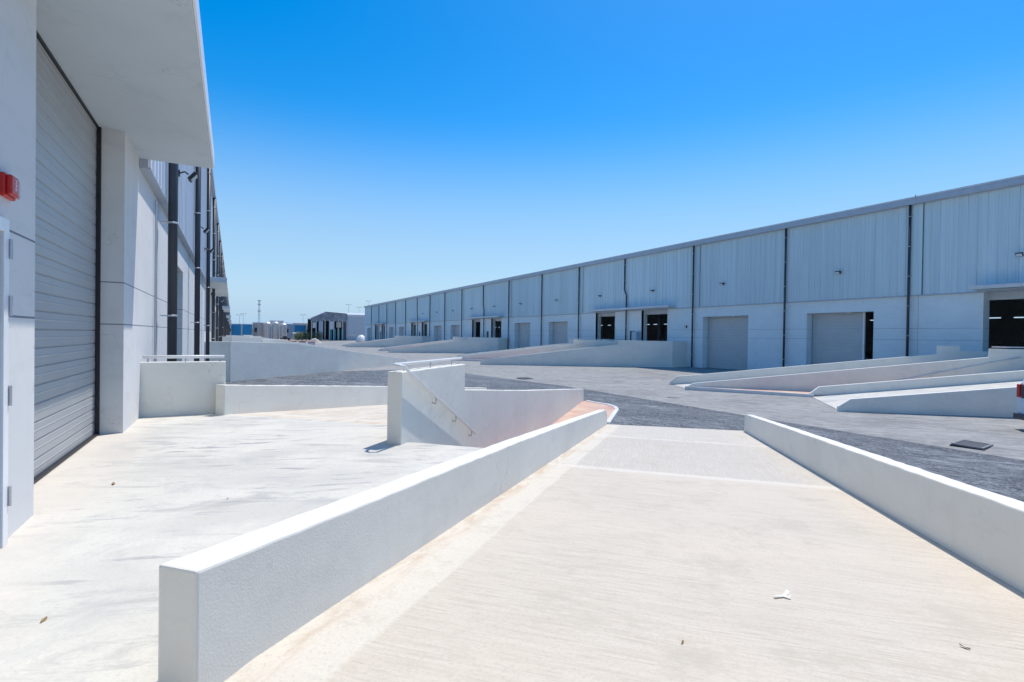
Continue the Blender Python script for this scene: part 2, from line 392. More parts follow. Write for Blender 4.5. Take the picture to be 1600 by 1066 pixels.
# ------------------------------------------------------------------ ground
mb = MB()
xs = [-3000, -400, -60, 13, 20.3, 42, 90, 500, 3500]; ys = [-400, -60, 60, 240, 900, 6000]
grid = [[mb.bm.verts.new((x, y, gz(x)-0.02)) for y in ys] for x in xs]
for i in range(len(xs)-1):
    for j in range(len(ys)-1): mb.bm.faces.new([grid[i][j], grid[i+1][j], grid[i+1][j+1], grid[i][j+1]])
struct(mb, 'ground', M['sand'], 'flat sandy ground reaching to the horizon')
def sheet(xl, y0, y1, dz, name, mat, label):
    mb = MB()
    for a, b in zip(xl, xl[1:]): mb.quad((a, y0, gz(a)+dz), (b, y0, gz(b)+dz), (b, y1, gz(b)+dz), (a, y1, gz(a)+dz))
    return struct(mb, name, mat, label)
sheet([-1.6, 13, 20.3, 42.2], -60, 232, -0.004, 'road', M['asph_lite'], 'pale dusty asphalt yard between the two warehouses')
# newer dark asphalt on the left half with a slightly wavy seam
mb = MB(); prev = None; yy = -60.0
while yy <= 44:
    xe = 20.3 + 0.10*math.sin(yy*0.35) + 0.05*math.sin(yy*1.7)
    if yy > 30: xe -= (yy-30)*0.22
    row = [(-1.6, yy), (13, yy), (min(xe, 20.299), yy)]
    row = [(x, y, gz(x)+0.004) for x, y in row]
    if prev: 
        for k in range(2): mb.quad(prev[k], prev[k+1], row[k+1], row[k])
    prev = row; yy += 0.8
struct(mb, 'road', M['asph_dark'], 'fresh dark asphalt lane with pale tyre scuffs beside the near ramps')

# ------------------------------------------------------------------ walls
def wall_line(name, label, A, u, nrm, th, tops, zbot=-2.3, cat='wall', mat=None, bevel=0.014, group=None):
    prof = [(tops[0][0], zbot)] + list(tops) + [(tops[-1][0], zbot)]
    o = MB().slab(A, u, nrm, prof, th).build(name, mat or M['wall'], bevel=bevel)
    return tag(o, label, cat, group)
U45 = (1/R2, 1/R2, 0); NL = (-1/R2, 1/R2, 0)
def dense(tops, step=0.16, amp=0.0035):
    out = [tops[0]]
    for (a, za), (b, zb) in zip(tops, tops[1:]):
        n = int((b-a)/step)
        for i in range(1, n): f = i/n; out.append((a+(b-a)*f, za+(zb-za)*f+random.uniform(-amp, amp)))
        out.append((b, zb))
    return out
def lwall(label, c, s0, tops, th=0.22, zbot=-2.3, name='parapet_wall', sgn=1):
    tops = dense(tops)
    A = L(0, c); return wall_line(name, label, (*A, 0), U45, tuple(v*sgn for v in NL), th, tops, zbot)

# --- near module (the one the camera stands on)
SL = 0.0875; C0 = 2.06
rz = lambda s: 0.0 if s < C0 else -SL*(s-C0)
# platform
pts = [(-1.88, -3.70), L(-2.55, -3.75), L(0.3, -3.75), L(0.3, 2.85), L(6.95, 2.85), L(6.95, 5.34), L(8.1, 5.34), L(8.1, 11.62), (-0.20, 11.80), (-1.88, 11.80)]
struct(MB().prism(pts, -2.3, 0.0), 'pavement', M['platform'], 'pale concrete loading platform in front of the roller door')
# ramps
def ramp_solid(p00, p01, p10, p11, z0, z1, label, z1b=None, mat=None):
    # p00,p01 crest ends ; p10,p11 foot ends
    pts = [p00, p10, p11, p01]
    return struct(MB().prism(pts, -2.3, [z0, z1, z1b if z1b is not None else z1, z0]), 'ramp', mat or M['ramp'], label)
mb = MB()
lp = [(L(0.3, 2.80), 0.0), (L(C0, 2.80), 0.0), (L(18.15, 2.80), rz(18.15))]; rp = [(L(0.3, -3.70), 0.0), (L(C0, -3.70), 0.0), (L(18.95, -3.70), rz(18.95))]
vt = [[(mb.bm.verts.new((*p, z)), mb.bm.verts.new((*p, -2.3))) for p, z in q] for q in (lp, rp)]
for i in range(2):
    a, b, c, d = vt[0][i], vt[0][i+1], vt[1][i+1], vt[1][i]
    mb.bm.faces.new([a[0], b[0], c[0], d[0]]); mb.bm.faces.new([d[1], c[1], b[1], a[1]])
    mb.bm.faces.new([a[1], b[1], b[0], a[0]]); mb.bm.faces.new([d[0], c[0], c[1], d[1]])
mb.bm.faces.new([vt[0][0][0], vt[1][0][0], vt[1][0][1], vt[0][0][1]]); mb.bm.faces.new([vt[0][2][1], vt[1][2][1], vt[1][2][0], vt[0][2][0]])
struct(mb, 'ramp', M['ramp'], 'beige broomed concrete ramp running down from the camera to the yard')
ramp_solid(L(8.1, 11.60), L(8.1, 5.40), L(24.6, 11.60), L(24.6, 5.40), 0.0, -1.50, 'concrete ramp behind the stair wall leading down to the yard')
# left parapet of near ramp
lwall('long low white parapet along the left side of the near ramp', 2.71, 0,
      [(1.735, 0.572), (7.0, 0.14), (12.5, -0.36), (17.55, -0.83), (18.05, -1.02)], th=0.22)
lwall('white parapet along the right side of the near ramp', -3.60, 0,
      [(-2.6, 1.02), (3.0, 1.02), (3.0, 0.52), (12.0, -0.27), (18.5, -0.86), (18.75, -0.90)], th=0.22, sgn=-1)
W2 = lwall('white wall with a tall end pillar beside the steps', 5.18, 0,
      [(6.72, 1.06), (9.19, 1.06), (9.19, 0.57), (13.5, 0.14), (24.0, -0.80), (24.2, -0.86), (24.2, -1.1)], th=0.235)
lwall('low white wall behind the stair pillar sloping down to the yard', 11.50, 0,
      [(7.95, 0.585), (14.1, 0.015), (22.6, -0.80), (23.2, -0.86)], th=0.22)
wall_line('parapet_wall', 'grey shaded parapet with a white rail at the end of the platform', (-1.52, 11.70, 0), (1, 0, 0), (0, 1, 0), 0.22,
          [(0.0, 1.02), (1.40, 1.02)])
# steps
mb = MB(); nst = 8; rise = 1.36/nst; tr = 0.29
prof = [(6.97, -2.3), (6.97, -0.02)]; s = 6.97
mbp = [(6.97, -2.3)]
z = 0.0; s = 6.97
for i in range(nst):
    z -= rise; mbp.append((s, z)); s += tr; mbp.append((s, z))
mbp.append((s, -2.3))
A = L(0, 2.85); o = MB().slab((*A, 0), U45, NL, mbp, 2.38/R2).build('steps', M['platform'], bevel=0.006)
tag(o, 'concrete steps going down between the two white walls', 'steps')
# brick landing + kerb
kp = [L(18.2, 2.80), (13.9, 16.7), (14.35, 17.35), (14.55, 18.1), (14.45, 18.9), L(24.0, 5.0)]
struct(MB().prism([L(9.2, 2.85)] + kp + [L(24.0, 5.3), L(9.2, 5.3)], -2.3, -1.36), 'pavement', M['brick'], 'small red brick paved landing at the foot of the steps')
mb = MB()
for a, b in zip(kp, kp[1:]):
    a, b = Vector((*a, 0)), Vector((*b, 0)); u = (b-a).normalized(); n = Vector((u.y, -u.x, 0))
    mb.prism([(a-u*0.02)[:2], (b+u*0.02)[:2], (b+u*0.02+n*0.16)[:2], (a-u*0.02+n*0.16)[:2]], -2.3, -1.33)
tag(mb.build('kerb', M['kerb'], bevel=0.01), 'white painted kerb around the red brick landing below the near steps', 'kerb')

# handrail on W2
def rail_thing(label, paths, brackets, r=0.024, group=None):
    p0 = paths[0][0]; t = empty('handrail', (p0[0], p0[1], p0[2]), label, 'handrail', group)
    for p in paths: MB().tube(p, r, 10).build('rail', M['railm'], t, smooth=True)
    for p in brackets: MB().tube(p, 0.013, 8).build('bracket', M['galv'], t, smooth=True)
    return t
def LP(s, c, z): x, y = L(s, c); return (x, y, z)
ztop = 1.165; cr = 5.085
pa = [LP(9.25, 5.34, ztop), LP(6.75, 5.34, ztop), LP(6.66, 5.30, ztop), LP(6.62, 5.20, ztop-0.005), LP(6.66, 5.08, ztop-0.02), LP(6.8, cr, ztop-0.10), LP(9.6, cr, ztop-0.10-2.8*0.50)]
br = [[LP(s, 5.34, 1.05), LP(s, 5.34, ztop)] for s in (7.0, 7.9, 8.8)]
for s in (7.75, 8.6, 9.4):
    zz = ztop-0.10-(s-6.8)*0.50
    br.append([LP(s, 5.19, zz-0.09), LP(s, 5.10, zz-0.11), LP(s, cr, zz-0.08), LP(s, cr, zz)])
rail_thing('white tubular handrail bent over the pillar and down the steps', [pa], br)
rail_thing('white tubular rail on top of the grey parapet by the facade', [[(-1.48, 11.81, 1.115), (-0.14, 11.81, 1.115)]],
           [[(x, 11.81, 1.0), (x, 11.81, 1.115)] for x in (-1.40, -0.80, -0.22)], r=0.032)

# --- further left modules
P = 39.9
ORD = {1: 'nearest', 2: 'second nearest', 3: 'third'}
for k in (1, 2, 3):
    dY = P*k; w = ORD[k]
    def Lk(s, c): x, y = L(s, c); return (x, y+dY)
    def lw(label, c, tops, sgn=1):
        A = Lk(0, c); wall_line('parapet_wall', label, (*A, 0), U45, tuple(v*sgn for v in NL), 0.22, tops, -2.6)
    struct(MB().prism([(-1.88, -3.50+dY), Lk(-2.62, -3.30), Lk(C0+3, -3.30), Lk(C0+3, 2.85), Lk(6.95, 2.85), Lk(8.1, 5.34), Lk(8.1, 11.62), (-0.2, 11.8+dY), (-1.88, 11.8+dY)], -2.6, 0.0),
           'pavement', M['platform'], 'concrete loading platform under the %s further canopy of the left warehouse' % w)
    ramp_solid(Lk(C0+3, 2.80), Lk(C0+3, -3.30), Lk(18.2, 2.80), Lk(18.9, -3.30), 0.0, -1.5, 'concrete ramp of the %s dock beyond the near platform' % w)
    lw('tall white parapet sloping down across the yard, %s beyond the stair pillar' % w, -3.50,
       [(-2.62, 1.03), (3.0, 0.88), (17.7, -0.64), (20.0, -0.9)])
    wall_line('parapet_wall', 'shaded end wall joined to the facade at the %s further dock' % w, (-1.52, 36.34+dY-P, 0), (1, 0, 0), (0, 1, 0), 0.22, [(0, 1.03), (1.35, 1.03)], -2.6)
    lw('white left parapet of the ramp at the %s further dock' % w, 2.68, [(5.0, 0.55), (18.2, -0.95)])
    lw('white stair wall at the %s further dock' % w, 5.18, [(6.72, 1.06), (9.19, 1.06), (9.19, 0.57), (24.0, -0.9)])
    lw('white outermost low wall at the %s further dock' % w, 11.5, [(7.95, 0.585), (23.2, -0.9)])

# ------------------------------------------------------------------ right docks (walls run along (1,-1))
V45 = (1/R2, -1/R2, 0); NR = (1/R2, 1/R2, 0)
def RP(S, X): return (X, S-X)
for k in range(4):
    S0 = 39.0+P*k; w = ('nearest', 'second', 'third', 'farthest')[k]
    where = 'dock of the right warehouse'
    def rw(label, S, X0, tops, th=0.22, zb=-2.4):
        A = RP(S, X0); wall_line('parapet_wall', label, (*A, 0), V45, NR, th, tops, zb)
    q = R2   # distance along = (X-X0)*sqrt2
    fin = 0.55
    g0 = gz(25.0)
    # D : nearest wall of the module
    XD = 25.0
    td = [(0.0, g0+0.22), (0.50, -1.10), ((36.0-XD)*q, 0.88), ((36.0-XD)*q, 1.34), ((39.9-XD)*q, 1.34)]
    rw('front wall of the %s %s with a chamfered nose' % (w, where), S0, XD, td)
    wall_line('parapet_wall', 'short return wall at the corner of the %s %s' % (w, where), (39.9, S0-39.9, 0), (1, 0, 0), (0, 1, 0), 0.22, [(0, 1.34), (2.1, 1.34)], -2.4)
    XC = 29.0
    tc = [(0.0, gz(29)+0.2), (0.45, -1.02), ((37.5-XC)*q, 0.50), ((39.0-XC)*q, 0.56)]
    rw('second wall of the %s %s with a chamfered nose' % (w, where), S0+7.8, XC, tc)
    XB = 25.7
    tb = [(0.0, gz(25.7)+0.2), (0.45, -1.24), ((37.0-XB)*q, 0.82), ((37.0-XB)*q, 1.29), ((41.6-XB)*q, 1.29)]
    rw('pink tinted stair wall of the %s %s rising to a tall end' % (w, where), S0+10.6, XB, tb)
    XA = 27.2
    ta = [(0.0, gz(27)+0.2), (0.45, -1.06), ((38.4-XA)*q, 0.88), ((38.4-XA)*q, 1.40), ((39.2-XA)*q, 1.40), ((39.2-XA)*q, 1.1), ((40.4-XA)*q, 1.1)]
    rw('rearmost wall of the %s %s ending in a square post' % (w, where), S0+15.0, XA, ta)
    # ramps and platform
    pm = M['platform']
    struct(MB().prism([RP(S0+0.05, XD+0.1), RP(S0+0.05, 36.5), RP(S0+7.9, 37.6), RP(S0+7.9, XC+0.1)], -2.4, [g0+0.02, 0.0, 0.0, gz(29)+0.02]), 'ramp', pm, 'pale concrete ramp between the two front walls of the %s %s' % (w, where))
    struct(MB().prism([RP(S0+10.7, XB+0.3), RP(S0+10.7, 37.5), RP(S0+15.1, 38.4), RP(S0+15.1, XA+0.2)], -2.4, [gz(25)+0.02, 0.0, 0.0, gz(27)+0.02]), 'ramp', pm, 'concrete ramp behind the pink tinted stair wall of the %s %s' % (w, where))
    struct(MB().prism([RP(S0+0.05, 36.5), (39.9, S0-39.85), (42.3, S0-39.85), (42.3, S0-25.6), (40.4, S0-25.6), RP(S0+15.1, 38.4), RP(S0+10.7, 37.5), RP(S0+10.7, 37.6), RP(S0+7.9, 37.6)], -2.4, -0.003),
           'pavement', pm, 'raised concrete platform of the %s %s' % (w, where))
    bp = [RP(S0+7.75, XC+0.2), RP(S0+7.75, XC+7), RP(S0+10.7, XC+5.5), RP(S0+10.7, XB+0.15)]
    struct(MB().prism(bp, -2.4, -1.47), 'pavement', M['brick'], 'red brick paved wedge at the foot of the steps of the %s %s' % (w, where))
    a, b = Vector((*RP(S0+7.75, XC+0.1), 0)), Vector((*RP(S0+10.75, XB+0.05), 0)); u = (b-a).normalized(); n = Vector((-u.y, u.x, 0))
    if n.x > 0: n = -n
    mb = MB().prism([a[:2], b[:2], (b+n*0.15)[:2], (a+n*0.15)[:2]], -2.4, -1.45)
    tag(mb.build('kerb', M['kerb'], bevel=0.01), 'grey kerb in front of the red brick wedge at the %s %s' % (w, where), 'kerb')
    # steps between C and B
    prof = [(0, -2.3)]; z = 0; s = 0
    mbp = [(0, -2.4)]; zz = -1.45; 
    for i in range(9):
        zz += 0.16; mbp.append((s, zz)); s += 0.3; mbp.append((s, zz))
    mbp.append((s, -2.4))
    A = RP(S0+8.1, 32.6 + 1.6)
    tag(MB().slab((*A, 0), V45, NR, mbp, 2.5/R2).build('steps', pm), 'concrete steps between the middle walls of the %s %s' % (w, where), 'steps')
    if k < 2:
        x0 = 37.15
        paths = [[(x0, S0+10.75-x0, 1.39), (41.4, S0+10.75-41.4, 1.39)]]
        brk = [[(x, S0+10.75-x, 1.27), (x, S0+10.75-x, 1.39)] for x in (37.7, 38.9, 40.1)]
        rail_thing('white tubular rail on the tall stair wall of the %s %s' % (w, where), paths, brk, r=0.03)
        rail_thing('grey sloping handrail above the steps of the %s %s' % (w, where),
                   [[(37.9, S0+10.5-37.9, 0.86), (33.6, S0+10.5-33.6, -0.75)]], [[(35, S0+10.5-35, -0.3), (35.07, S0+10.57-35.0, -0.38)]], r=0.025)

# ------------------------------------------------------------------ shared building pieces
def clad_profile(x, sgn, y0, y1, z0, z1, per, dep, mat, parent, name='cladding'):
    mb = MB(); y = y0; row = []
    while y < y1:
        for f, dx in ((0, 0), (0.06, 0), (0.10, dep), (0.34, dep), (0.38, 0), (0.70, 0), (0.72, dep*0.3), (0.76, 0)):
            if y+f*per*1.0 <= y1: row.append((x + sgn*dx, y+f*per))
        y += per
    row.append((x, y1))
    lo = [mb.bm.verts.new((a, b, z0)) for a, b in row]; hi = [mb.bm.verts.new((a, b, z1)) for a, b in row]
    for i in range(len(row)-1): mb.bm.faces.new([lo[i], lo[i+1], hi[i+1], hi[i]])
    return mb.build(name, mat, parent)
def wall_open(x0, x1, y0, y1, z0, z1, ops, mat, parent):
    y = y0
    for a, b, za, zb in sorted(ops):
        if a > y: MB().box(x0, x1, y, a, z0, z1).build('wall_panel', mat, parent)
        if za > z0: MB().box(x0, x1, a, b, z0, za).build('sill_panel', mat, parent)
        if zb < z1: MB().box(x0, x1, a, b, zb, z1).build('lintel', mat, parent)
        y = b
    if y < y1: MB().box(x0, x1, y, y1, z0, z1).build('wall_panel', mat, parent)
def shutter(x, sgn, y0, y1, z0, z1, mat, parent, sl=0.20):
    mb = MB(); z = z0; pr = []
    while z < z1-0.001:
        h = min(sl, z1-z)
        pr += [(0.0, z), (0.0, z+0.008), (0.014, z+0.020), (0.014, z+h*0.50), (0.020, z+h*0.56), (0.014, z+h*0.62), (0.014, z+h-0.008), (0.0, z+h)]
        z += h
    a = [mb.bm.verts.new((x+sgn*d, y0, q)) for d, q in pr]; b = [mb.bm.verts.new((x+sgn*d, y1, q)) for d, q in pr]
    for i in range(len(pr)-1): mb.bm.faces.new([a[i], b[i], b[i+1], a[i+1]])
    o = mb.build('roller_door', mat, parent)
    MB().box(x-0.02, x+0.05*sgn+0.02, y0, y1, z0+0.003, z0+0.03).build('bottom_seal', M['black'], o)
    return o
def downpipe(x, y, z0, z1, parent, r=0.095, sgn=1, wallx=None, kink=None, nb=5):
    if kink:
        pts = [(x, y, z1), (x, y, kink[0]), (x, y+kink[1], kink[0]-0.7), (x, y+kink[1], z0)]
    else: pts = [(x, y, z1), (x, y, z0)]
    o = MB().tube(pts, r, 12).build('downpipe', M['pipe'], parent, smooth=True)
    for i in range(nb):
        zb = z0 + (z1-z0)*(i+0.6)/nb
        yy = y + (kink[1] if kink and zb < kink[0]-0.3 else 0)
        mb = MB().lathe((x, yy, zb), [(r+0.012, 0), (r+0.018, 0.006), (r+0.018, 0.034), (r+0.012, 0.04)], 12)
        mb.box(min(x-sgn*0.02, x-sgn*(r+0.12)), max(x-sgn*0.02, x-sgn*(r+0.12)), yy-r-0.03, yy+r+0.03, zb+0.008, zb+0.03)
        mb.build('bracket', M['galv'], o)
    return o

# ------------------------------------------------------------------ left warehouse
LEFT_END = 290.0
lw_ = empty('warehouse', (-20, 120, -1.4), 'pale warehouse on the left with a big roller door, canopies and dark downpipes', 'warehouse')
LX = -1.5
ops = [(5.87, 10.0, -2.3, 4.72)]
canL = [(-2.9, 11.40)] + [(36.7+P*i, 51.3+P*i) for i in range(6)]
ops.append((0.9-5.2, 0.9-1.2, -2.3, 4.72))
ops.append((4.33, 5.12, 0.0, 2.36))
for i in range(7):
    if P*i+30 > LEFT_END: break
    ops += [(16.6+P*i, 20.75+P*i, -2.3, 3.62), (27.3+P*i, 31.4+P*i, -2.3, 3.62)]
    if i: ops += [(40.0-P+P*i, 44.1-P+P*i, -2.3, 4.72), (46.4-P+P*i, 50.5-P+P*i, -2.3, 4.72)] if i > 0 else []
for i in range(1, 7):
    pass
ops = sorted(set(ops))
# remove overlaps
oo = []
for a in ops:
    if not oo or a[0] > oo[-1][1]+0.2: oo.append(a)
wall_open(LX-0.38, LX, -12, LEFT_END, -2.3, 4.715, oo, M['precast_l'], lw_)
for a in oo:
    if a[1] < 40 or a[0] > 30:
        if a[3] > 3: shutter(LX-0.36, 1, a[0], a[1], 0.0 if a[3] > 4 else -1.42, a[3], M['shutter'], lw_)
# door track on far jamb
MB().box(LX-0.34, LX-0.29, 9.955, 10.0, 0.0, 4.72).build('door_track', M['black'], lw_)
MB().box(LX-0.345, LX-0.31, 5.87, 9.95, 4.67, 4.699).build('door_head_seal', M['black'], lw_)
# pedestrian door with frame and hinges
fr = MB().box(LX-0.10, LX+0.035, 5.07, 5.17, 0.0, 2.41).box(LX-0.10, LX+0.035, 4.27, 4.37, 0.0, 2.41).box(LX-0.10, LX+0.035, 4.37, 5.07, 2.31, 2.41).build('door_frame', M['white'], lw_, bevel=0.004)
dl = MB().box(LX-0.06, LX+0.01, 4.40, 5.05, 0.01, 2.29).build('door', m_flat('blue_grey_door', (0.35, 0.45, 0.55), 0.4), lw_)
MB().tube([(LX+0.06, 4.48, 1.05), (LX+0.06, 4.60, 1.05)], 0.01, 8).build('handle', M['galv'], dl)
for z in (0.28, 1.03, 1.70, 2.12):
    MB().tube([(LX+0.045, 5.165, z), (LX+0.045, 5.165, z+0.15)], 0.011, 8).box(LX+0.02, LX+0.037, 5.15, 5.19, z+0.02, z+0.13).build('hinge', M['galv'], dl)
segs = []; y = -12
for a, b in canL:
    if a > LEFT_END: break
    segs += [(y, a, 4.56), (a, min(b, LEFT_END), 4.985)]; y = b
if y < LEFT_END: segs.append((y, LEFT_END, 4.56))
for a, b, z in segs:
    clad_profile(-1.37, 1, a, b, z, 11.25, 0.5, 0.035, M['clad_l'], lw_)
    if z < 4.9: MB().box(-1.82, -1.376, a+0.002, b-0.002, 4.717, 4.984).build('cladding_backing', M['clad_l'], lw_)
    if z < 4.9: MB().box(-1.497, -1.33, a+0.003, b-0.003, z-0.022, z+0.004).build('drip_flashing', M['fascia'], lw_)
MB().box(-1.50-0.3, -1.375, -12, LEFT_END, 4.985, 11.25).build('cladding_backing', M['clad_l'], lw_)
MB().box(-1.37, -1.13, -12, LEFT_END, 11.15, 11.50).build('gutter', M['fascia'], lw_, bevel=0.01)
mb = MB(); mb.prism([(-1.2, -12), (-1.2, LEFT_END), (-45, LEFT_END), (-45, -12)], 11.40, [11.46, 11.46, 11.47, 11.47])
mb.build('roof', M['roof'], lw_)
mb = MB().box(-45, -1.9, LEFT_END-0.3, LEFT_END, -2.3, 11.4).box(-45, -44.7, -12, LEFT_END-0.3, -2.3, 11.4).box(-44.7, -1.9, -12, -11.7, -2.3, 11.4)
mb.build('end_wall', M['clad_l'], lw_)
for i, (a, b) in enumerate(canL):
    if a > LEFT_END: break
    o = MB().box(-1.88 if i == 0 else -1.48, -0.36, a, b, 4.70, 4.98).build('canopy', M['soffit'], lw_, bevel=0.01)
    MB().box(-0.358, -0.335, a+0.01, b-0.01, 4.715, 5.0).build('canopy_trim', M['white'], o)
MB().box(-1.497, -1.373, 11.402, 11.43, 4.54, 4.713).build('end_cap', M['fascia'], lw_)
# downpipes
py = [14.05, 23.4, 33.2, 42.6, 52.4] + [52.4+9.9*i for i in range(1, 24)]
for i, y in enumerate(py):
    if y > LEFT_END-2: break
    inp = any(a < y < b for a, b in canL[1:])
    downpipe(-1.215, y, 0.0 if inp else -1.43, 11.2, lw_, nb=6 if i < 5 else (3 if i < 9 else 0))
MB().tube([(-1.46, 13.35, 4.4), (-1.46, 13.35, -1.4)], 0.02, 8).build('conduit', M['galv'], lw_)

# ------------------------------------------------------------------ right warehouse
RX = 42.0; R0, R1 = -30.0, 189.5
rw_ = empty('warehouse', (62, 80, -1.35), 'long grey blue warehouse across the yard with ribbed upper cladding and dark downpipes', 'warehouse')
tall = []; drive = []
for k in range(-1, 5):
    for a, b in ((41.85, 45.95), (50.7, 54.6)): tall.append((a+P*k, b+P*k))
    for a, b in ((21.1, 26.2), (31.75, 37.0)): drive.append((a+P*k, b+P*k))
tall = [t for t in tall if t[1] < R1-1]; drive = [t for t in drive if t[1] < R1-1]
wins = [(46.95+P*k, 47.95+P*k) for k in range(0, 4) if 47.95+P*k < R1-1]
ops = [(a, b, 0.0, 4.84) for a, b in tall] + [(a, b, -2.3, 3.85) for a, b in drive] + [(a, b, 0.0, 2.45) for a, b in wins]
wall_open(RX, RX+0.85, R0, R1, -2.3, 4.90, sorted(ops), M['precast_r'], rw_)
for a, b in drive:
    if a-26 > 200: continue
    has = abs((a-21.1) % P) < 0.01
    y0 = a+1.05 if has else a+0.45
    shutter(RX+0.78, -1, y0, b-0.05, -1.34, 3.85, M['shutter_r'], rw_, sl=0.28)
    if has:
        o = MB().box(RX+0.60, RX+0.75, a+0.93, a+1.05, -1.34, 3.85).build('door_post', M['white'], rw_)
        MB().box(RX+0.72, RX+0.80, a+0.01, a+0.90, -1.34, 0.25).build('dock_plate', M['shutter_r'], rw_)
    MB().box(RX+0.5, RX+0.6, a+1.9, a+2.2, 3.78, 3.85).build('door_head_lamp', M['white'], rw_)
for a, b in tall:
    if a == tall[0][0]: sur = m_plaster('door_surround', (0.78, 0.82, 0.82))
    MB().box(RX-0.03, RX+0.30, a-0.10, a, 0.0, 4.84).build('door_jamb', sur, rw_)
    MB().box(RX-0.03, RX+0.30, b, b+0.10, 0.0, 4.84).build('door_jamb', sur, rw_)
    MB().box(RX+0.60, RX+0.80, a, b, 4.35, 4.84).build('shutter_box', M['shutter_r'], rw_)
for a, b in wins:
    o = MB().box(RX+0.10, RX+0.14, a+0.04, b-0.04, 0.0, 2.41).build('door', M['darkglass'], rw_)
    MB().box(RX-0.02, RX+0.16, a, a+0.04, 0.0, 2.45).box(RX-0.02, RX+0.16, b-0.04, b, 0.0, 2.45).build('door_frame', M['fascia'], o)
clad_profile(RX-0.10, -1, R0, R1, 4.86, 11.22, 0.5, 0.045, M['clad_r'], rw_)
MB().box(RX-0.09, RX+0.2, R0, R1, 4.902, 11.2).build('cladding_backing', M['clad_r'], rw_)
MB().box(RX-0.17, RX-0.001, R0, R1, 4.82, 4.88).build('drip_flashing', M['fascia'], rw_)
MB().box(RX-0.52, RX-0.10, R0, R1, 11.18, 11.56).build('gutter', M['fascia'], rw_, bevel=0.015)
mb = MB(); mb.quad((RX-0.50, R0, 11.57), (64, R0, 13.4), (64, R1, 13.4), (RX-0.50, R1, 11.57)); mb.quad((64, R0, 13.4), (88, R0, 11.5), (88, R1, 11.5), (64, R1, 13.4))
ro = mb.build('roof', M['roof'], rw_); so = ro.modifiers.new('s', 'SOLIDIFY'); so.thickness = 0.12
# back wall with a band of open louvres that shows as bright dashes through the doors
mb = MB().box(88, 88.3, R0, R1, -2.3, 4.85).box(88, 88.3, R0, R1, 5.0, 11.5)
y = R0
while y < R1: mb.box(88, 88.3, y, min(y+0.9+1.3*random.random(), R1), 4.85, 5.0); y += 3.4
mb.build('rear_wall', M['inside'], rw_)
for ya in (R0-0.3, R1): MB().box(RX, 88.3, ya, ya+0.3, -2.3, 11.5).build('end_wall', M['farwall'], rw_)
MB().box(RX+0.86, 88, R0, R1, -0.25, -0.05).build('interior_floor', M['inside'], rw_)
for i, y in enumerate((12.4, 43.4, 52.3, 83.5, 92)):
    MB().box(RX+9, RX+9.3, y, y+0.3, -0.05, 11).build('steel_column', M['fascia'], rw_)
canR = [(40.6+P*k, 54.9+P*k) for k in range(-1, 4) if 54.9+P*k < R1]
for a, b in canR:
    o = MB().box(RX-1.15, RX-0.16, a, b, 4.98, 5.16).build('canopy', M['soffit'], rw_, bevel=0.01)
    MB().box(RX-1.18, RX-1.152, a+0.01, b-0.01, 4.96, 5.18).build('canopy_trim', M['roof'], o)
pyr = [-1.0, 8.6, 18.75, 28.0, 38.1, 48.7, 58.1, 67.8, 78.6, 88.9, 99.3, 109.1, 119.0, 128.8, 138.9, 148.8, 158.6, 168.6, 178.7]
for i, y in enumerate(pyr):
    inc = [c for c in canR if c[0] < y < c[1]]
    downpipe(RX-0.28, y, 0.0 if inc else -1.32, 11.2, rw_, r=0.085, sgn=-1, kink=((7.4, -0.35) if inc else None), nb=6 if 1 < i < 8 else (0 if i > 12 else 3))
    if i % 2 == 0 and i < 12:
        MB().box(RX-0.16, RX-0.148, y-0.78, y-0.74, 4.9, 11.2).build('panel_seam', M['pipe'], rw_)
MB().box(RX-0.54, RX-0.515, 18.3, 18.36, 11.15, 11.8).build('gutter_joint', M['fascia'], rw_)

# ------------------------------------------------------------------ floodlights
def floodlight(x, y, z, sgn, label, group, arm=0.35, rot=0.0):
    t = empty('floodlight', (x, y, z), label, 'floodlight', group)
    ax = Vector((sgn, 0, 0))
    MB().box(x-0.02, x+0.02, y-0.06, y+0.06, z-0.08, z+0.08).tube([(x, y, z), (x+sgn*arm*0.6, y, z+0.06), (x+sgn*arm, y, z)], 0.022, 8).build('arm', M['black'], t)
    c = Vector((x+sgn*(arm+0.10), y, z-0.06)); d1 = Vector((sgn*0.64, 0, 0.77)); d2 = Vector((0, 1, 0)); d3 = Vector((sgn*0.77, 0, -0.64))
    h = MB().obox(c, d1, d2, d3, 0.13, 0.17, 0.045).build('housing', M['black'], t, bevel=0.01)
    dn = d3
    MB().obox(c+dn*0.05, d1, d2, d3, 0.10, 0.14, 0.008).build('lens', M['glass'], h)
    return t
posn = ['first', 'second', 'third', 'fourth', 'fifth', 'sixth', 'seventh', 'eighth', 'ninth', 'tenth', 'eleventh', 'twelfth']
for i, y in enumerate((16.9, 25.4, 31.6, 44.0, 56.0)):
    floodlight(-1.33, y, 5.95, 1, ('%s floodlight along the left warehouse, counted from the camera' % posn[i]), 'floodlights on the left warehouse', arm=0.22)
for i, y in enumerate((12.9, 23.5, 34.4, 43.9, 53.4, 63.6, 74.3, 84, 94, 104, 114, 124)):
    t = floodlight(RX-0.14, y, 7.0, -1, ('%s floodlight from the right edge on the right warehouse' % posn[i]), 'floodlights on the right warehouse', arm=0.25)
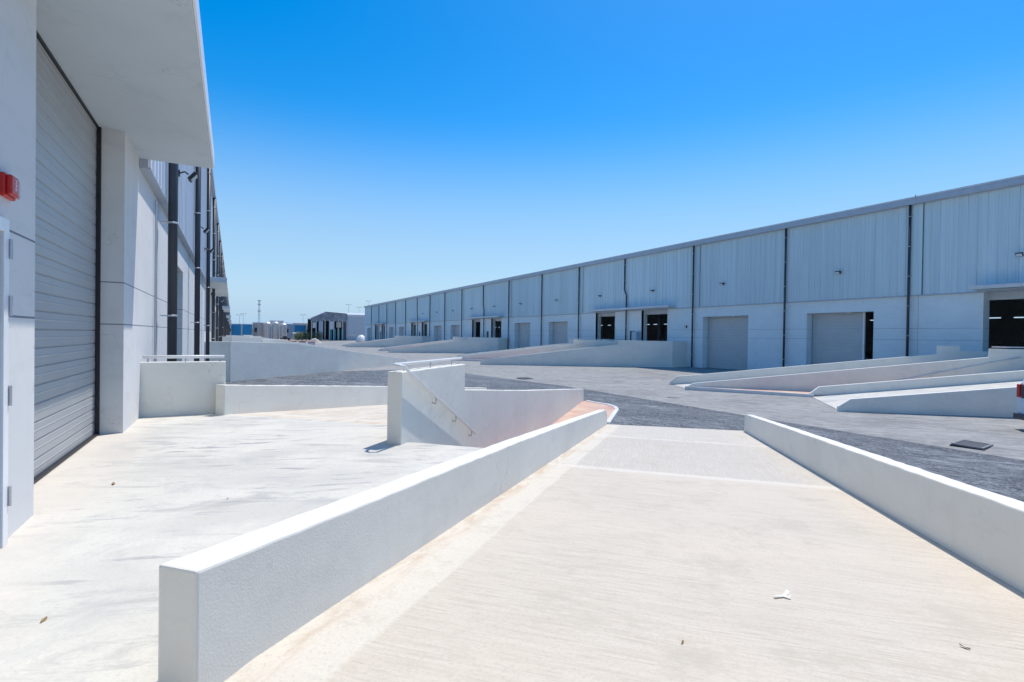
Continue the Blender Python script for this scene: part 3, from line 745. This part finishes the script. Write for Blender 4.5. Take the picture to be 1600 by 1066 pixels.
# ------------------------------------------------------------------ fire alarm
t = empty('fire_alarm', (LX, 5.3, 2.66), 'red fire alarm sounder on the wall beside the roller door', 'fire alarm')
MB().box(LX-0.005, LX+0.035, 5.08, 5.30, 2.575, 2.745).build('body', M['red'], t, bevel=0.012)
MB().box(LX+0.035, LX+0.07, 5.09, 5.23, 2.59, 2.735).build('horn', M['red'], t, bevel=0.012)
MB().box(LX+0.033, LX+0.062, 5.235, 5.29, 2.59, 2.73).build('strobe_lens', M['pinklens'], t, bevel=0.01)
fc = bpy.data.curves.new('lettering', 'FONT'); fc.body = 'FIRE'; fc.size = 0.048; fc.extrude = 0.001; fc.align_x = 'CENTER'; fc.align_y = 'CENTER'
fo = bpy.data.objects.new('lettering_curve', fc); COL.objects.link(fo)
dg = bpy.context.evaluated_depsgraph_get(); me = bpy.data.meshes.new_from_object(fo.evaluated_get(dg)); bpy.data.objects.remove(fo)
me.materials.append(M['white']); lo = bpy.data.objects.new('lettering', me); COL.objects.link(lo)
lo.parent = t; lo.location = (0.0715, -0.137, 0.01)
# text plane faces +X, reading downward
lo.rotation_euler = Matrix(((0, 0, 1), (0, 1, 0), (-1, 0, 0))).to_euler()

# ------------------------------------------------------------------ yard details
def grate(cx, cy, lx, ly, rot, label, group=None):
    z = gz(cx)+0.02; t = empty('drain_grate', (cx, cy, z), label, 'drain grate', group)
    f = MB().box(-lx/2, lx/2, -ly/2, -ly/2+0.06, 0, 0.05).box(-lx/2, lx/2, ly/2-0.06, ly/2, 0, 0.05).box(-lx/2, -lx/2+0.06, -ly/2+0.06, ly/2-0.06, 0, 0.05).box(lx/2-0.06, lx/2, -ly/2+0.06, ly/2-0.06, 0, 0.05)
    b = MB(); n = int(lx/0.11)
    for i in range(n): x = -lx/2+0.06+(lx-0.12)*(i+0.5)/n; b.box(x-0.02, x+0.02, -ly/2+0.06, ly/2-0.06, 0.005, 0.04)
    for j in range(3): y = -ly/2+ly*(j+1)/4; b.box(-lx/2+0.06, lx/2-0.06, y-0.012, y+0.012, 0.01, 0.03)
    p = MB().quad((-lx/2, -ly/2, 0.002), (lx/2, -ly/2, 0.002), (lx/2, ly/2, 0.002), (-lx/2, ly/2, 0.002)).box(-lx/2-0.03, lx/2+0.03, -ly/2-0.03, ly/2+0.03, -0.08, -0.004)
    for mbx, nm, mt in ((f, 'frame', 'grate'), (b, 'bars', 'grate'), (p, 'pit', 'black')):
        o = mbx.build(nm, M[mt]); o.parent = t
    t.rotation_euler = (math.radians(2.0), 0, rot)
    return t
grate(21.4, 7.7, 1.15, 0.8, 0.12, 'black iron drain grate in the dark lane at the right edge')
grate(20.7, 36.0, 1.0, 0.8, 0.1, 'small iron drain grate far down the yard beyond the stair pillar')
t = MB().lathe((22.2, 21.6, gz(22.2)-0.02), [(0.35, 0), (0.35, 0.035), (0.30, 0.04)], 20).build('manhole_cover', M['grate'])
tag(t, 'round manhole cover in the pale asphalt between the ramps', 'manhole cover')

def leafbit(x, y, z, L_, mat, name, label, cat, grp=None):
    mb = MB(); a0 = random.random()*6.28
    pts = []
    n = 7
    for i in range(n):
        f = i/(n-1); w = 0.28*math.sin(math.pi*min(max(f, 0.06), 0.94))
        px = (f-0.5)*L_; pz = 0.006+0.35*L_*(f-0.5)**2
        pts.append(((px, -w*L_*0.6, pz+0.004), (px, w*L_*0.6, pz+0.012)))
    for (a, b), (c, d) in zip(pts, pts[1:]): mb.quad(a, c, d, b)
    o = mb.build(name, mat); o.modifiers.new('s', 'SOLIDIFY').thickness = 0.002
    o.location = (x, y, z); o.rotation_euler = (0, 0, a0)
    return tag(o, label, cat, grp)
def onr(x, y): return rz((x+y)/R2)+0.002
# torn paper: Y-shaped scrap
px, py_ = 3.34, 2.20
mb = MB()
for ang, ln in ((0.25, 0.085), (2.9, 0.075), (-1.15, 0.045)):
    ca, sa = math.cos(ang), math.sin(ang)
    mb.quad((-sa*0.010, ca*0.010, 0.004), (ca*ln-sa*0.012, sa*ln+ca*0.012, 0.018), (ca*ln+sa*0.012, sa*ln-ca*0.012, 0.012), (sa*0.010, -ca*0.010, 0.003))
o = mb.build('paper_scrap', M['paper']); o.location = (px, py_, onr(px, py_)+0.005); tag(o, 'torn white paper scrap lying on the beige ramp', 'paper scrap')
o.modifiers.new('s', 'SOLIDIFY').thickness = 0.002
leafbit(3.66, 1.33, onr(3.66, 1.33), 0.05, M['dryleaf'], 'dry_leaf', 'curled brown leaf on the ramp near the bottom right corner', 'dry leaf')
leafbit(2.2, 2.04, onr(2.2, 2.04), 0.03, M['dryleaf'], 'dry_leaf', 'tiny brown leaf on the ramp near the bottom edge', 'dry leaf')
leafbit(-1.08, 6.69, 0, 0.09, M['dryleaf'], 'dry_leaf', 'yellowish dry leaf on the platform near the roller door', 'dry leaf')
leafbit(-0.03, 5.64, 0, 0.035, M['dryleaf'], 'dry_leaf', 'small brown leaf on the platform left of the low parapet', 'dry leaf')
leafbit(-0.9, 3.7, 0, 0.05, M['dryleaf'], 'dry_leaf', 'grey brown leaf on the platform near the bottom left corner', 'dry leaf')

# bags/goods and person-sized items at the far dock doors
def goods(x, y, z):
    t = empty('pallet_stack', (x, y, z), 'pale stack of wrapped boxes just inside an open dock door', 'pallet stack')
    MB().box(x-0.5, x+0.5, y-0.35, y+0.35, z, z+0.12).build('pallet', M['tan'], t)
    MB().box(x-0.42, x+0.42, y-0.28, y+0.28, z+0.13, z+1.35).build('boxes', M['paper'], t, bevel=0.03)
goods(41.55, 51.9, 0.0)
def seatedball(x, y, z):
    t = empty('hand_truck', (x, y, z), 'yellow and white hand truck parked in front of an open dock door', 'hand truck')
    MB().tube([(x, y-0.2, z+0.1), (x-0.1, y-0.2, z+1.0), (x-0.1, y+0.2, z+1.0), (x, y+0.2, z+0.1)], 0.035, 8).box(x-0.05, x+0.02, y-0.18, y+0.18, z+0.45, z+0.7).build('frame', M['yellow'], t)
    for s in (-1, 1): MB().tube([(x, y+s*0.22, z+0.12), (x, y+s*0.28, z+0.12)], 0.12, 14).build('wheel', M['white'], t)
    MB().box(x-0.35, x, y-0.2, y+0.2, z, z+0.03).build('toe_plate', M['yellow'], t)
seatedball(40.9, 42.5, 1.05-1.05)
t = empty('utility_cabinet', (41.5, 46.1, 0), 'pale blue utility cabinet between the two nearest open dock doors', 'utility cabinet')
MB().box(41.3, 41.95, 46.05, 46.85, 0.0, 2.35).build('body', m_flat('pale_blue_enamel', (0.50, 0.66, 0.74), 0.4), t, bevel=0.02)
MB().box(41.28, 41.3, 46.10, 46.80, 0.15, 2.3).build('door', M['farwall'], t)
t = empty('junction_box', (42, 39.2, 2.8), 'small dark junction box on the facade right of the canopy', 'junction box')
MB().box(41.85, 42.0, 39.05, 39.3, 2.75, 3.0).build('body', M['pipe'], t, bevel=0.01)
MB().box(41.83, 41.85, 39.07, 39.28, 2.77, 2.98).build('cover', M['galv'], t)

# ------------------------------------------------------------------ parked van at the right edge (rear end in view)
def van(x, y, rot):
    z = gz(x); t = empty('van', (0, 0, 0), 'white van with a red tail light, its rear just inside the right edge', 'van')
    W = 0.9
    side = [(0, 0.45), (0.0, 1.05), (0.10, 1.75), (0.25, 2.0), (3.3, 2.02), (4.0, 1.35), (4.85, 1.12), (4.98, 0.8), (4.98, 0.42), (0.08, 0.36)]
    mb = MB(); a = [mb.bm.verts.new((px, -W, pz)) for px, pz in side]; b = [mb.bm.verts.new((px, W, pz)) for px, pz in side]
    mb.bm.faces.new(a); mb.bm.faces.new(list(reversed(b)))
    for i in range(len(side)): mb.bm.faces.new([a[i], b[i], b[(i+1) % len(side)], a[(i+1) % len(side)]])
    def pt(m, nm, mt, **k):
        o = m.build(nm, M[mt], **k); o.parent = t; return o
    pt(mb, 'body', 'carpaint', bevel=0.08)
    for s in (-1, 1):
        pt(MB().box(-0.02, 0.10, s*0.78-0.09, s*0.78+0.09, 1.22, 1.72), 'tail_light', 'red', bevel=0.02)
        pt(MB().box(1.0, 2.9, s*0.885-0.02, s*0.885+0.02, 1.25, 1.75), 'side_window', 'darkglass', bevel=0.01)
        for wx in (0.95, 3.95):
            w = pt(MB().tube([(wx, s*0.72, 0.34), (wx, s*0.93, 0.34)], 0.34, 24), 'wheel', 'rubber', bevel=0.03)
            r_ = MB().tube([(wx, s*0.90, 0.34), (wx, s*0.945, 0.34)], 0.21, 18).build('rim', M['silver']); lw = r_.location.copy(); r_.parent = w; r_.location = lw-w.location
    pt(MB().box(-0.015, 0.06, -0.6, 0.6, 1.2, 1.7), 'rear_window', 'darkglass', bevel=0.01)
    pt(MB().box(-0.12, 0.08, -0.86, 0.86, 0.40, 0.62), 'rear_bumper', 'pipe', bevel=0.03)
    pt(MB().box(-0.03, 0.0, -0.25, 0.25, 0.78, 0.90), 'number_plate', 'white')
    t.location = (x, y, z); t.rotation_euler = (0, 0, rot)
van(25.95, 7.62, math.radians(-45))

# ------------------------------------------------------------------ far end of the yard
def container(x, y, w, hgt, lab):
    z = -1.32; t = empty('shipping_container', (x+w/2, y+1.2, z), lab, 'shipping container', 'blue containers at the far end')
    mb = MB(); n = int(w/0.5)
    row = []
    for i in range(n):
        for f, dd in ((0, 0), (0.2, 0.06), (0.5, 0.06), (0.7, 0)): row.append((x+(i+f)*w/n, y-dd))
    row += [(x+w, y), (x+w, y+2.4), (x, y+2.4)]
    mb.prism(row, z, z+hgt); mb.build('body', M['blue'], t)
    for q in (x, x+w-0.15): MB().box(q, q+0.15, y-0.09, y, z, z+hgt+0.03).build('corner_post', M['silver'], t)
    MB().box(x-0.1, x+w+0.1, y-0.1, y+2.5, z+hgt, z+hgt+0.25).build('roof_panel', M['roof'], t)
container(-0.7, 250, 4.0, 6.4, 'left one of the two tall blue containers beyond the left warehouse')
container(3.5, 250, 4.0, 6.4, 'right one of the two tall blue containers beyond the left warehouse')
container(24.3, 252, 5.2, 6.6, 'lone blue container behind the shrubs at the far end')
def tank(x, y, r, hgt, lab):
    t = empty('silo', (x, y, -1.32), lab, 'silo', 'pale silos at the far end')
    MB().lathe((x, y, -1.32), [(r, 0), (r, hgt*0.93), (r*0.6, hgt), (0.05, hgt*1.02)], 20).build('tank', M['silver'], t, smooth=False)
    for q in (0.25, 0.5, 0.75): MB().lathe((x, y, -1.32+hgt*q), [(r+0.05, 0), (r+0.09, 0.06), (r+0.05, 0.12)], 20).build('hoop', M['tan'], t)
    MB().box(x-0.25, x+0.25, y-r-0.25, y-r-0.05, -1.32, -1.32+hgt*0.9).build('ladder', M['galv'], t)
tank(13.3, 250, 1.55, 7.6, 'leftmost pale silo beside the lattice mast')
tank(16.6, 250, 1.45, 7.8, 'middle pale silo of the three at the far end')
tank(19.8, 250, 1.4, 7.2, 'rightmost pale silo of the three at the far end')
def shed(x, y, w, dp, hgt, mat, lab):
    t = empty('shed', (x+w/2, y+dp/2, -1.32), lab, 'shed')
    MB().box(x, x+w, y, y+dp, -1.32, -1.32+hgt).build('wall', mat, t)
    MB().prism([(x-0.2, y-0.2), (x+w+0.2, y-0.2), (x+w+0.2, y+dp+0.2), (x-0.2, y+dp+0.2)], -1.32+hgt, [-1.32+hgt+0.2, -1.32+hgt+0.2, -1.32+hgt+0.7, -1.32+hgt+0.7]).build('roof', M['fascia'], t)
    for i in range(max(1, int(w/2.2))): MB().box(x+0.5+i*2.2, x+1.5+i*2.2, y-0.03, y+0.02, -1.32+hgt*0.45, -1.32+hgt*0.7).build('window', M['darkglass'], t)
shed(7.9, 253, 4.0, 6, 7.2, M['tan'], 'grey brown shed right behind the lattice mast')
shed(20.9, 256, 3.4, 6, 6.9, M['fascia'], 'grey shed just right of the pale silos')
shed(23.5, 244, 3.5, 4, 2.6, M['farwall'], 'low pale shed in front of the lone blue container')
shed(-4, 330, 26, 14, 7.4, M['farwall'], 'long pale shed low on the horizon behind the blue containers')
shed(26, 300, 12, 10, 8.2, M['tan'], 'tan shed on the horizon behind the lone blue container')
shed(17, 290, 6, 6, 9.0, M['roof'], 'white block on the horizon rising behind the pale silos')
t = empty('pickup_truck', (19.5, 238, -1.5), 'small dark pickup truck parked in front of the silos', 'pickup truck')
MB().prism([(17.6, 237), (21.6, 237), (21.6, 238.8), (17.6, 238.8)], -1.1, -0.4).build('body', M['pipe'], t, bevel=0.1)
MB().prism([(18.6, 237.1), (20.2, 237.1), (20.2, 238.7), (18.6, 238.7)], -0.4, 0.25).build('cab', M['black'], t, bevel=0.15)
for wx in (18.4, 20.9): MB().tube([(wx, 236.95, -1.15), (wx, 237.2, -1.15)], 0.36, 14).build('wheel', M['rubber'], t)
# lattice mast
t = empty('lattice_mast', (9.9, 246, -1.32), 'tall thin lattice mast standing over the far sheds', 'mast')
mb = MB()
for i, j in ((-1, -1), (1, -1), (1, 1), (-1, 1)): mb.tube([(9.9+i*0.5, 246+j*0.5, -1.32), (9.9+i*0.18, 246+j*0.18, 15.2)], 0.06, 5)
for i in range(12):
    z0 = -1.0+i*1.35; s = 0.5-0.32*i/12
    mb.tube([(9.9-s, 246-s, z0), (9.9+s, 246-s, z0+1.2)], 0.04, 4); mb.tube([(9.9+s, 246-s, z0), (9.9-s, 246-s, z0+1.2)], 0.04, 4)
mb.build('frame', M['fascia'], t)
for z in (15.0, 13.4, 10.6): MB().box(9.3, 10.5, 245.5, 246.5, z, z+0.5).build('antenna', M['galv'], t)
# street lamps far away
LL = ['far left over the long shed', 'left of the lattice mast', 'nearest the lone blue container', 'rising above the unfinished warehouse', 'just left of the end of the right warehouse', 'rising behind the roof of the right warehouse end']
for i, (x, y, hgt) in enumerate(((5.5, 340, 14), (3.0, 300, 12), (33.5, 300, 13), (57.3, 300, 19.5), (63, 300, 18.2), (68.2, 300, 22))):
    t = empty('street_lamp', (x, y, -1.4), 'tall thin street lamp '+LL[i], 'street lamp', 'street lamps on the horizon')
    MB().tube([(x, y, -1.4), (x, y, hgt-1.4)], [0.14, 0.08], 6).build('pole', M['galv'], t)
    for s in (-1, 1): MB().box(x+s*0.2-0.0, x+s*1.5, y-0.15, y+0.15, hgt-1.5, hgt-1.25).build('lamp_head', M['galv'], t) if s > 0 else MB().box(x-1.5, x-0.2, y-0.15, y+0.15, hgt-1.5, hgt-1.25).build('lamp_head', M['galv'], t)
# information board
t = empty('sign_board', (30, 247, -1.32), 'small white and blue sign board on a pole by the shrubs', 'sign')
MB().tube([(29.9, 247, -1.32), (29.9, 247, 4.6)], 0.10, 6).build('pole', M['pipe'], t)
MB().box(29.1, 30.7, 246.8, 246.9, 3.2, 5.0).build('board', M['roof'], t)
MB().box(29.5, 31.2, 246.9, 247.0, 4.0, 6.0).build('board', M['blue'], t)
# unfinished warehouse
t = empty('warehouse', (37, 215, -1.32), 'unfinished steel framed warehouse with an open front at the far end', 'warehouse')
gx0, gx1, gy0 = 29.4, 44.45, 236.0; ze = 8.0; ridge = [(29.4, 8.1), (35.8, 11.1), (44.45, 10.6)]
prof = [(29.4, 6.6), (29.4, 8.1), (35.8, 11.1), (44.45, 10.6), (44.45, 6.9), (36.0, 7.2)]
mb = MB(); a = [mb.bm.verts.new((x, gy0, z)) for x, z in prof]; b = [mb.bm.verts.new((x, gy0+0.4, z)) for x, z in prof]
mb.bm.faces.new(a); mb.bm.faces.new(list(reversed(b)))
for i in range(len(prof)): mb.bm.faces.new([a[i], b[i], b[(i+1) % 6], a[(i+1) % 6]])
mb.build('gable_wall', m_flat('grey_panel', (0.30, 0.33, 0.37), 0.7, 0, 0.5, 0.6), t)
for i in range(9):
    x = 29.6+i*1.83; MB().box(x, x+0.35, gy0-0.1, gy0+0.3, -1.32, 7.0+min(i, 4)*0.2).build('column', M['fascia'] if i % 3 else M['tan'], t)
for x0, x1, z0, z1, m_ in ((32.7, 34.4, -1.3, 6.9, 'farwall'), (37.2, 39.0, 3.5, 7.0, 'roof'), (40.0, 42.0, 4.4, 6.8, 'tan'), (30.2, 31.6, 4.0, 6.4, 'roof')):
    MB().box(x0, x1, gy0+0.05, gy0+0.25, z0, z1).build('wall_panel', M[m_], t)
for x in (37.3, 38.9, 40.6, 42.3): MB().box(x, x+1.0, gy0+1.0, gy0+1.3, -1.3, 3.8).build('scaffold', M['teal'], t)
mb = MB(); mb.quad((29.4, gy0, 8.12), (35.8, gy0, 11.12), (35.8, gy0+14, 11.12), (29.4, gy0+14, 8.12)); mb.quad((35.8, gy0, 11.12), (44.6, gy0, 10.62), (44.6, gy0+14, 10.62), (35.8, gy0+14, 11.12))
o = mb.build('roof', M['roof'], t); o.modifiers.new('s', 'SOLIDIFY').thickness = 0.2
mb = MB().box(29.4, 44.4, gy0+10, gy0+10.3, -1.3, 8).build('back_panel', M['black'], t)
# its pale neighbour
t = empty('warehouse', (55, 245, -1.32), 'pale plain warehouse seen between the unfinished one and the end of the right warehouse', 'warehouse')
MB().box(44.7, 66, 236.3, 262, -1.32, 9.4).build('wall', M['farwall'], t)
MB().prism([(44.6, 236.1), (66.1, 236.1), (66.1, 262), (44.6, 262)], 9.4, [10.2, 10.4, 12.2, 12.0]).build('roof', M['roof'], t)
MB().box(44.7, 66, 236.2, 236.3, 0.9, 1.5).build('kick_band', M['roof'], t)
# dome tent
t = empty('dome_tent', (43.2, 196, -1.32), 'small bright white domed cover beside the end of the right warehouse', 'tent')
MB().lathe((43.0, 200, -1.32), [(2.0, 0), (1.9, 0.8), (1.6, 1.6), (1.1, 2.2), (0.5, 2.6), (0.05, 2.7)], 18).build('cover', M['white'], t, smooth=True)
MB().lathe((43.0, 200, -1.30), [(2.08, 0), (2.08, 0.2)], 18).build('base_ring', M['galv'], t)
# barriers
for i, (x, y) in enumerate(((16.2, 170), (18.6, 168), (21.0, 166.5))):
    t = empty('road_barrier', (x, y, gz(x)), '%s red and white barrier at the far end of the yard' % ('left', 'middle', 'right')[i], 'barrier', 'red and white barriers')
    z = gz(x)
    MB().prism([(x-1.1, y-0.25), (x+1.1, y-0.25), (x+1.1, y+0.25), (x-1.1, y+0.25)], z, z+0.6).build('base', M['roof'], t, bevel=0.05)
    MB().box(x-1.0, x+1.0, y-0.1, y+0.1, z+0.6, z+0.9).build('top', m_flat('orange_red', (0.5, 0.10, 0.06), 0.5), t)
# sand mounds
for i, (x, y, rx, rh) in enumerate(((3.2, 150, 9, 2.3), (25, 190, 3.2, 1.7))):
    mb = MB(); n = 18; m = 8
    rings = []
    for j in range(m+1):
        f = j/m
        rings.append([mb.bm.verts.new((x+rx*f*math.cos(k*6.2832/n)*(0.9+0.15*random.random()), y+rx*0.45*f*math.sin(k*6.2832/n), gz(x)+rh*(math.cos(f*math.pi)*0.5+0.5)*(0.85+0.2*random.random()))) for k in range(n)])
    for j in range(m):
        for k in range(n): mb.bm.faces.new([rings[j][k], rings[j][(k+1) % n], rings[j+1][(k+1) % n], rings[j+1][k]])
    o = mb.build('sand_heap', M['platform'] if i == 0 else M['tan'], smooth=True)
    tag(o, ('long pale heap of sand lying beyond the left docks', 'tan heap of rubble in front of the unfinished warehouse')[i], 'sand heap')
# shrubs
SH = ['at the left end of the far row', 'second from left in the far row', 'third from left in the far row', 'fourth from left in the far row', 'fifth from left in the far row', 'at the right end of the far row']
for i in range(6):
    x = 24.4+i*1.7; y = 236+random.random()*4; r = 1.3+random.random()*0.5; z = gz(x)
    t = empty('shrub', (x, y, z), 'dusty green shrub '+SH[i], 'shrub', 'shrubs at the far end')
    mb = MB()
    for k in range(420):
        d = Vector((random.gauss(0, 1), random.gauss(0, 1), random.gauss(0, 1))).normalized()*(random.random()**0.4)
        c = Vector((x+d.x*r*1.1, y+d.y*r, z+2.2+d.z*1.9)); a = Vector((random.gauss(0, 1), random.gauss(0, 1), random.gauss(0, 1))).normalized(); b = a.orthogonal().normalized()
        q = 0.24; mb.quad(c-a*q, c-b*q*0.6, c+a*q, c+b*q*0.6)
    mb.build('foliage', M['leaf'], t)
    MB().tube([(x, y, z), (x+0.1, y, z+1.4)], [0.12, 0.05], 6).build('stem', M['bark'], t)
print('objects', len(bpy.data.objects))
